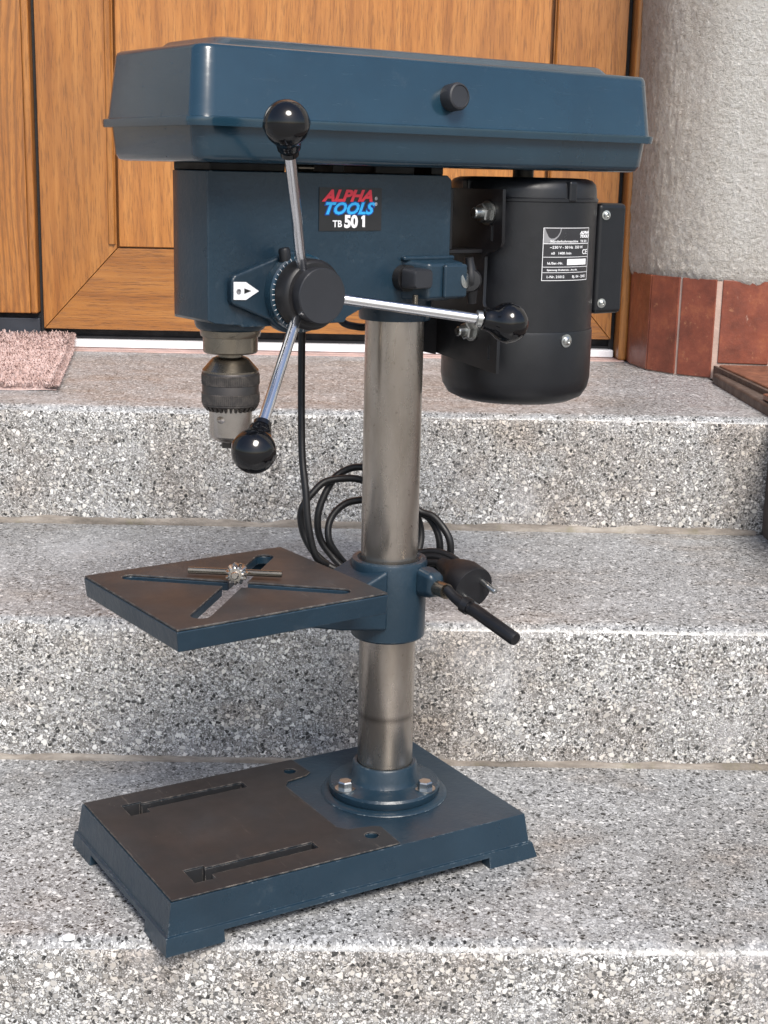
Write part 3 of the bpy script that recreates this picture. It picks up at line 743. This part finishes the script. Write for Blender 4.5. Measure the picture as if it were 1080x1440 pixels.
# ticks on the depth ring
bm = bmesh.new()
for i in range(22):
    a = math.radians(100 + i * 8); L = .0042 if i % 5 == 0 else .0026; r0 = .0268
    c0 = Vector((AX.x + r0 * math.cos(a), 0, AX.z + r0 * math.sin(a))); t = Vector((-math.sin(a), 0, math.cos(a))) * .00022; d = Vector((math.cos(a), 0, math.sin(a))) * -L * .7
    y = -H - .01535
    vs_ = [bm.verts.new((c0 + s * t + e * d + Vector((0, y, 0)))) for s, e in ((-1, 0), (1, 0), (1, 1), (-1, 1))]; bm.faces.new(vs_)
obj('scale_marks', bm, 'white_print', ring, X=RH)

# ---- three feed handles
for ang, Lk in ((117.5, .1262), (-8.6, .1330), (-131.3, .1240)):
    a = math.radians(ang); d = Vector((math.cos(a), 0, math.sin(a)))
    p0 = AX + d * .010 + Vector((0, -.0555, 0)); p1 = AX + d * Lk + Vector((0, -.1170, 0)); dr = (p1 - p0).normalized()
    root = obj('feed_handle', tube([p0, p1 - dr * .012], .0038, 20, smooth=False), 'chrome', dp, X=RH, smooth=40)
    # ball knob with neck and parting ridge
    R = .0147; prof = [(0, -.0192), (.0066, -.0192), (.0076, -.0184), (.0080, -.0150), (.0094, -.0120)]
    for i in range(2, 20):
        t = -PI / 2 + PI * i / 20
        if R * math.sin(t) > -.0104: prof.append((R * math.cos(t) + (.0004 if abs(R * math.sin(t)) < .0012 else 0), R * math.sin(t)))
    prof.append((0, R))
    obj('ball_knob', lathe(prof, 48, X=RH @ aim(p1, dr)), 'ball', root, smooth=60)
    obj('ferrule', lathe([(.0056, -.0200), (.0060, -.0202), (.0060, -.0236), (.0052, -.0242), (0, -.0242)], 24, X=RH @ aim(p1, dr)), 'zinc' if ang == -8.6 else 'ball', root)

# ---- belt cover
def cs(u0, u1, v, r, z, k=6, sag=0): return [(x, y, z) for x, y in rrect(u0, u1, -v, v, r, k)]
cov = empty('belt_cover'); cov.parent = dp
obj('lower_tray', loft([cs(-.2020, 0.1943, .0590, .009, .5478), cs(-.2060, 0.1983, .0630, .011, .5490), cs(-.2080, 0.2003, .0650, .012, .5525), cs(-.2095, 0.2023, .0665, .012, .5710)]), 'blue_smooth', cov, X=RH, smooth=50)
lid = obj('lid', loft([cs(-.2110, 0.2043, .0685, .012, .5705), cs(-.2142, 0.2070, .0714, .013, .5704), cs(-.2146, 0.2072, .0718, .013, .5738), cs(-.2142, 0.2075, .0717, .013, .5758),
                       cs(-.2118, 0.2053, .0693, .013, .5766), cs(-.2112, 0.2049, .0688, .013, .5790), cs(-.2068, 0.2018, .0640, .012, .6180), cs(-.2058, 0.2010, .0630, .011, .6202),
                       cs(-.2035, 0.1993, .0610, .009, .6215), cs(-.1860, 0.1823, .0440, .012, .6222), cs(-.1840, 0.1803, .0420, .012, .6235),
                       cs(-.1800, 0.1763, .0385, .012, .6275), cs(-.1770, 0.1733, .0360, .010, .6285)]), 'blue_smooth', cov, X=RH, smooth=50)
obj('lid_knob', lathe([(0, 0), (.0095, 0), (.0098, .0100), (.0090, .0118), (.0078, .0124), (.0074, .0118), (0, .0116)], 40, X=RH @ aim((-.0049, -.0655, .5963), (0, -1, .09))), 'knob', cov)
# parts seen in the narrow gap between head and cover
gap = bmesh.new()
for u0, u1 in ((-.178, -.118), (-.078, -.068), (-.040, -.004), (.012, .0235)):
    box(u0, u1, -.026, .026, .5424, .5482, gap)
obj('cover_seat', gap, 'black_rubber', dp, X=RH, bevel=.001)
obj('seat_screw', tube([(-.107, -.024, .5455), (-.094, -.024, .5455)], .0022, 12, smooth=False), 'steel', dp, X=RH)

# ---- name plate
pl = obj('name_plate', box(-.0957, -.0410, -H - .0006, -H - .0001, .5023, .5325), 'plate', dp, X=RH)
def on_face(bm, u, z, y=-H - .0008): bm.transform(RH @ Matrix(((1, 0, 0, u), (0, 0, -1, y), (0, 1, 0, z), (0, 0, 0, 1)))); return bm
def lettering(s, size, u, z, mat, shear=0, bold=0, sx=1, y=-H - .0009, name='lettering', parent=pl):
    return obj(name, on_face(text_bm(s, size, shear, bold, sx=sx), u, z, y), mat, parent)
lettering('ALPHA', .0108, -.0925, .5232, 'red_print', .35, .0005, 1.28)
lettering('TOOLS', .0112, -.0928, .5142, 'blue_print', .35, .0011, 1.20, -H - .00075)
lettering('TOOLS', .0112, -.0928, .5142, 'cyan_print', .35, .0004, 1.20)
lettering('®', .0032, -.0475, .5240, 'white_print')
lettering('®', .0032, -.0475, .5200, 'white_print')
lettering('TB', .0066, -.0842, .5050, 'white_print', 0, .00015, 1.05)
lettering('50', .0118, -.0742, .5048, 'white_print', 0, .0006, 1.0)

obj('lettering', prism([(-.0582, .5048), (-.0559, .5048), (-.0559, .5131), (-.0576, .5131), (-.0592, .5119), (-.0592, .5103), (-.0582, .5108)], -H - .0009, -H - .0008, 'y'), 'white_print', pl, X=RH)

# ---- clamp lug, lock knob and wing screw behind
obj('slide_lug', loft([[(-.022, -H + .002, .4505), (.0265, -H + .002, .4505), (.0265, -H + .002, .4815), (-.022, -H + .002, .4815)],
                       [(-.008, -.0525, .4520), (.0260, -.0525, .4520), (.0260, -.0525, .4790), (-.008, -.0525, .4790)]]), 'blue', head, X=RH, bevel=.003)
obj('slide_lug', box(.0040, .0260, -.0560, -.0520, .4530, .4780), 'blue', head, X=RH, bevel=.002)
obj('top_ledge', box(-.0220, .0265, -.0395, -H + .002, .4800, .4835), 'blue', head, X=RH, bevel=.0015)
lk = obj('lock_knob', loft([[(x * .8, y * .8, 0) for x, y in rrect(-.0092, .0092, -.0075, .0075, .003)], [(x, y, .002) for x, y in rrect(-.0092, .0092, -.0075, .0075, .003)],
                            [(x, y, .0150) for x, y in rrect(-.0092, .0092, -.0070, .0070, .003)], [(x * .86, y * .86, .0170) for x, y in rrect(-.0092, .0092, -.0070, .0070, .003)]]), 'knob', dp,
         X=RH @ Matrix(((1, 0, 0, -.0190), (0, 0, -1, -.0430), (0, 1, 0, .4680), (0, 0, 0, 1))), smooth=40)
obj('knob_stem', lathe([(.0098, 0), (.0098, .0075), (0, .0075)], 32, X=RH @ aim((-.0200, -.0352, .4675), (0, -1, 0))), 'hub', lk)
obj('lock_screw', lathe([(.0022, 0), (.0022, .0100), (0, .010)], 12, X=RH @ aim((-.0190, -.0500, .4560), (0, 0, -1))), 'steel', lk)
# wing screw
ws = lathe([(.0095, 0), (.0095, .005), (.0080, .0075), (0, .0080)], 32, X=RH @ aim((.0340, -.0480, .4650), (-.75, -1, .1)))
wb = tube([(.0315, -.0500, .4825), (.0325, -.0505, .4740), (.0330, -.0510, .4650), (.0345, -.0510, .4560), (.0355, -.0505, .4480)], lambda t: .0034 + .0022 * math.sin(PI * t) ** 2, 12); wb.transform(RH)
obj('wing_screw', join([ws, wb]), 'bracket', dp, smooth=45)
obj('slide_rod', tube([(.020, -.0220, .4655), (.066, -.0220, .4655)], .0050, 16, smooth=False), 'black_rubber', dp, X=RH)
obj('slide_rod_end', lathe([(.0001, 0), (.0058, 0), (.0058, .0035), (0, .0040)], 20, X=RH @ aim((.0235, -.0520, .4655), (.3, -1, .1))), 'zinc', dp)

# ---- motor bracket
PU = .0620
prof = [(-.0508, .5330), (-.0520, .4935), (-.0500, .4895), (-.0440, .4862), (-.0360, .4845), (-.0325, .4815), (-.0320, .4460), (-.0335, .4430), (-.0420, .4405), (-.0495, .4390), (-.0510, .4350),
        (-.0510, .3920), (-.0440, .3925), (.0300, .4010), (.0460, .4060), (.0520, .4160), (.0520, .5330)]
br = obj('motor_bracket', prism([(a, b) for a, b in prof], PU, PU + .0030, 'x'), 'bracket', dp, X=RH, bevel=.0006, seg=2)
sc_ = []
for v, z in ((-.0400, .5000), (-.0410, .4080)):
    bm = tube([(PU - .01, v, z + .005), (PU - .01, v + .001, z), (PU - .01, v - .002, z - .006)], .0016, 8); b2 = box(PU - .004, PU + .006, v - .0012, v + .0012, z - .006, z + .006); b2.transform(RH); sc_.append(b2); bm.free()
cut(br, sc_)
# fold connecting bracket to the slide rods
obj('bracket_flange', box(.0280, PU, -.0300, .0300, .4840, .4870), 'bracket', br, X=RH, bevel=.0008)
obj('bracket_plate', box(.0280, .0310, -.0300, .034, .4870, .5330), 'bracket', br, X=RH, bevel=.0008)
obj('bracket_arm', prism([(.0, .4335), (PU, .4335), (PU, .3990), (.030, .4060), (.0, .4110)], .0245, .0300, 'y'), 'bracket', br, X=RH, bevel=.0008)
def motor_nut(v, z, s=1.0):
    x = RH @ aim((PU - .0002, v, z), (-1, 0, 0))
    bm = lathe([(0, 0), (.0092 * s, 0), (.0092 * s, .0016), (0, .0016)], 28)
    hexp = [(.0078 * s * math.cos(i * PI / 3 + .3), .0078 * s * math.sin(i * PI / 3 + .3)) for i in range(6)]
    loft([[(a, b, .0017) for a, b in hexp], [(a, b, .0070) for a, b in hexp], [(a * .86, b * .86, .0080) for a, b in hexp]], bm)
    lathe([(0, .0079), (.0042 * s, .0079), (.0042 * s, .0140), (.0034 * s, .0150), (0, .0150)], 20, bm)
    bm.transform(x); return obj('bracket_nut', bm, 'zinc', br, smooth=25)
motor_nut(-.0345, .5150); motor_nut(-.0200, .4230, .9); motor_nut(.033, .5150)

# ---- motor
MU = .1270; MX = RH @ Matrix.Translation((MU, 0, 0))
motor = obj('motor', lathe([(.0610, .4228), (.0610, .5255), (0, .5255)], 96, X=MX), 'motor', dp)
obj('top_end_cap', lathe([(.0606, .5235), (.0617, .5242), (.0617, .5262), (.0604, .5272), (.0600, .5330), (.0590, .5375), (.0560, .5405), (.0510, .5420), (.0400, .5424), (.0, .5424)], 96, X=MX), 'motor', motor)
for a in (-92, -178, -2, 88):
    obj('cap_rib', box(.0560, .0628, -.0040, .0040, .5240, .5400), 'motor', motor, X=MX @ Matrix.Rotation(math.radians(a), 4, 'Z'), bevel=.0018)
obj('bottom_end_cap', lathe([(0, .3615), (.0350, .3618), (.0480, .3632), (.0560, .3670), (.0604, .3740), (.0620, .3820), (.0621, .4205), (.0616, .4226), (.0600, .4230), (0, .4230)], 96, X=MX), 'motor', motor)
obj('motor_shaft', lathe([(.0085, .54), (.0085, .5485), (0, .5485)], 24, X=MX), 'bracket', motor)
jb = obj('junction_box', box(.1770, .2085, -.0400, .0400, .4330, .5230), 'motor', dp, X=RH, bevel=.004)
def screw(p, d, r=.0032, parent=motor):
    bm = lathe([(0, 0), (r * 1.6, 0), (r * 1.6, .0008), (r * 1.05, .0009), (r, .0022), (r * .55, .0030), (r * .5, .0022), (0, .0022)], 20, X=RH @ aim(p, d)); return obj('screw', bm, 'zinc', parent)
a = math.radians(-92); screw((MU + .0620 * math.cos(a), .0620 * math.sin(a), .4160), (math.cos(a), math.sin(a), 0), .0033)
screw((.1835, -.0402, .5135), (-.3, -1, 0), .0024, jb); screw((.1835, -.0402, .4420), (-.3, -1, 0), .0024, jb)
# rating label wrapped on the motor shell
RL = .0612
def wrap(bm, a0, z0, dr=0.0):
    for v in bm.verts:
        a = a0 + 1.2 * v.co.x / RL; r = RL + dr + v.co.z
        v.co = MX @ Vector((r * math.cos(a), r * math.sin(a), z0 + v.co.y))
    return bm
LA0, LZ0, LW, LH = math.radians(-115), .4635, .0400, .0410
def strip(x0, x1, y0, y1, k=12):
    bm = bmesh.new(); lo = [bm.verts.new((x0 + (x1 - x0) * i / k, y0, 0)) for i in range(k + 1)]; hi = [bm.verts.new((x0 + (x1 - x0) * i / k, y1, 0)) for i in range(k + 1)]
    for i in range(k): bm.faces.new((lo[i], lo[i + 1], hi[i + 1], hi[i]))
    return bm
lab = obj('rating_label', wrap(strip(0, LW, 0, LH, 20), LA0, LZ0), 'foil', dp, smooth=80)
pr = [strip(0, LW, LH - .0004, LH), strip(0, LW, 0, .0004), strip(0, .0004, 0, LH, 1), strip(LW - .0004, LW, 0, LH, 1)]
for y in (.0287, .0285, .0182, .0105, .0062): pr.append(strip(.0005, LW - .0005, y, y + .00035))
def ltxt(s, size, x, y, bold=.00005, shear=0, sx=1.0): b = text_bm(s, size, shear, bold, sx=sx); b.transform(Matrix.Translation((x, y, 0))); return b
pr += [ltxt('ALPHA', .0030, .0295, .0362, .0002, .3, 1.1), ltxt('TOOLS', .0030, .0293, .0334, .0002, .3, 1.1),
       ltxt('Ständerbohrmaschine', .0026, .0050, .0297), ltxt('TB 501', .0026, .0300, .0297),
       ltxt('~230 V - 50 Hz  350 W', .0029, .0050, .0250), ltxt('n0   1400 /min', .0027, .0060, .0205), ltxt('CE', .0052, .0325, .0205, .0001),
       ltxt('Id./Ser.-Nr.', .0026, .0035, .0128), ltxt('Spannung: Drehstrom - Art.-Nr.', .0019, .0035, .0078),
       ltxt('I.-Nr. 21012', .0027, .0035, .0022), ltxt('Bj. 04 - 2002', .0027, .0235, .0022)]
obj('label_print', wrap(join(pr), LA0, LZ0, .00012), 'white_print', lab, smooth=80)
obj('label_field', wrap(strip(.0185, .0375, .0122, .0168), LA0, LZ0, .00015), 'white_print', lab, smooth=80)
corner = [(0, LH), (.0140, LH)] + [(.0140 * math.cos(t) , LH - .0130 * math.sin(t)) for t in [PI / 2 * i / 8 for i in range(9)]]
bm = bmesh.new(); c0 = bm.verts.new((.0005, LH - .0005, 0)); arc_ = [bm.verts.new((.0005 + .0125 * math.cos(PI / 2 * i / 8), LH - .0005 - .0115 * math.sin(PI / 2 * i / 8), 0)) for i in range(9)]
for i in range(8): bm.faces.new((c0, arc_[i + 1], arc_[i]))
obj('label_corner', wrap(bm, LA0, LZ0, .00008), 'grey_foil', lab, smooth=80)

# ---- power cord with coil and plug
main = [(-.030, .060, .445), (-0.0400, 0.0760, 0.4350), (-0.0390, 0.0806, 0.4136), (-0.0429, 0.0733, 0.3627), (-0.0484, 0.0607, 0.3181), (-0.0505, 0.0501, 0.2907), (-0.0507, 0.0446, 0.2629), (-0.0451, 0.0425, 0.2376), (-0.0343, 0.0418, 0.2278)]
l1 = [(0.0299, 0.0608, 0.2964), (0.0154, 0.0745, 0.3), (0.0045, 0.0808, 0.2973), (-0.0065, 0.0819, 0.2907), (-0.0169, 0.0801, 0.2772), (-0.0228, 0.079, 0.2639), (-0.0234, 0.0788, 0.2498), (-0.0198, 0.0776, 0.2372), (-0.0131, 0.072, 0.2259), (-0.0083, 0.0643, 0.2184), (-0.0009, 0.0566, 0.2106), (0.0131, 0.0456, 0.2087), (0.0352, 0.0371, 0.2135), (0.0536, 0.0298, 0.2206)]
l2 = [(0.0233, 0.0493, 0.2839), (0.0095, 0.0638, 0.2915), (-0.0031, 0.072, 0.2923), (-0.0183, 0.0767, 0.2897), (-0.0295, 0.0769, 0.2815), (-0.0375, 0.0781, 0.2717), (-0.0394, 0.0795, 0.2612), (-0.037, 0.0787, 0.2469), (-0.0325, 0.0743, 0.2351), (-0.0277, 0.0664, 0.2271), (-0.0179, 0.0561, 0.2188), (0.0036, 0.0446, 0.2151), (0.0253, 0.0346, 0.218), (0.049, 0.0250, 0.2261)]
l3 = [(0.0303, 0.0606, 0.2748), (0.0151, 0.073, 0.2718), (0.004, 0.0791, 0.2686), (-0.0071, 0.08, 0.2608), (-0.014, 0.0772, 0.251), (-0.0151, 0.0736, 0.2394), (-0.0097, 0.0706, 0.2283), (-0.0012, 0.067, 0.2175), (0.0097, 0.0587, 0.2097), (0.0267, 0.046, 0.2098)]
r1 = [(0.03, 0.06, 0.2718), (0.0494, 0.0511, 0.2674), (0.0569, 0.0456, 0.2628), (0.0616, 0.0381, 0.259), (0.0639, 0.0302, 0.2511), (0.0651, 0.0259, 0.2414), (0.0654, 0.0258, 0.2302), (0.0622, 0.0292, 0.2191), (0.0522, 0.0358, 0.2155)]
r2 = [(0.0253, 0.0525, 0.2781), (0.0444, 0.0431, 0.2708), (0.0527, 0.0368, 0.2651), (0.0599, 0.0279, 0.262), (0.0651, 0.0177, 0.252), (0.0673, 0.0129, 0.2429), (0.0677, 0.0129, 0.2318), (0.0644, 0.0158, 0.219), (0.0519, 0.024, 0.2154)]
r3 = [(0.055, 0.0483, 0.2624), (0.0587, 0.0467, 0.2499), (0.0583, 0.0444, 0.2398), (0.0534, 0.0406, 0.2287), (0.046, 0.0373, 0.2159)]
arc = [(-0.0300, 0.0800, 0.4320), (-0.0183, 0.0900, 0.4312), (-0.0035, 0.0871, 0.4264), (0.002, 0.0827, 0.4211), (0.0076, 0.0745, 0.4194), (0.0147, 0.0692, 0.4191), (0.0315, 0.0631, 0.422), (.045, .055, .435)]
cb = bmesh.new()
for p in (main, l1, l2, l3, r1, r2, r3, arc): tube(p, .0031, 10, cb, n=6)
# bundle of turns lying over the lever
for k in range(5):
    o_ = Vector((.003 * math.sin(k * 2.1), .004 * math.cos(k * 1.7), .0035 * k - .006))
    tube([Vector((.040, .030, .2230)) + o_, Vector((.053, .012, .2270)) + o_, Vector((.0600, -.006, .2240)) + o_, Vector((.0610, -.020, .2185)) + o_ * .8], .0031, 10, cb, n=6)
cord = obj('power_cord', cb, 'cord', dp, smooth=60)
def plug():
    d = Vector((.0601, -.0620, .2130)) - Vector((.0585, -.0060, .2255)); X = aim((.0535, -.0185, .2235), d)
    ov = lambda a, b, z: [(a * math.cos(2 * PI * i / 28), b * math.sin(2 * PI * i / 28), z) for i in range(28)]
    bm = loft([ov(.0055, .0055, -.022), ov(.0065, .0065, -.018), ov(.0075, .0085, -.012), ov(.0105, .0135, -.004), ov(.0155, .0165, .004), ov(.0182, .0182, .010), ov(.0185, .0185, .0235), ov(.0180, .0180, .0250), ov(.0160, .0160, .0252)])
    bm.transform(X); p = obj('plug', bm, 'black_rubber', cord, smooth=40)
    for s in (-1, 1):
        q = lathe([(.0024, .0245), (.0024, .0420), (.0016, .0435), (0, .0435)], 16, X=X @ Matrix.Translation((.0095 * s * .8, .0095 * s * .6, 0))); obj('pin', q, 'zinc', cord)
plug()

# ---- chuck key lying on the table (its own thing)
key_loc = (Matrix.Rotation(TH, 4, 'Z') @ RT @ Vector((-.1405, -.0010, .2394)))
key = empty('chuck_key', 'small steel chuck key with T handle lying on the drill table', 'chuck key', tuple(key_loc), math.radians(-4))
KX = aim((0, -.004, .0088), (0, -1, .10))
bm = bmesh.new(); nt = 11; secs = []
for z, r0, dep in ((-.0040, .0083, .0010), (.0010, .0085, .0013), (.0042, .0062, .0010), (.0046, .0050, .0002)):
    secs.append([((r0 - (dep if (i % 4) in (2, 3) else 0)) * math.cos(2 * PI * i / (4 * nt)), (r0 - (dep if (i % 4) in (2, 3) else 0)) * math.sin(2 * PI * i / (4 * nt)), z) for i in range(4 * nt)])
loft(secs, bm); bm.transform(KX); obj('gear_head', bm, 'steel_bright', key, smooth=20)
obj('pilot_pin', lathe([(.0030, .0040), (.0030, .0085), (.0022, .0098), (0, .0098)], 24, X=KX), 'steel_bright', key)
obj('shank', tube([(0, 0, .0085), (0, .0190, .0065)], .0042, 20, smooth=False), 'steel', key)
obj('handle_bar', tube([(-.0395, .0125, .0058), (-.0385, .0125, .0058), (.0315, .0105, .0058), (.0325, .0105, .0058)], lambda t: .0026, 16, smooth=False), 'steel', key, smooth=40)
S.render.resolution_x = 768; S.render.resolution_y = 1024
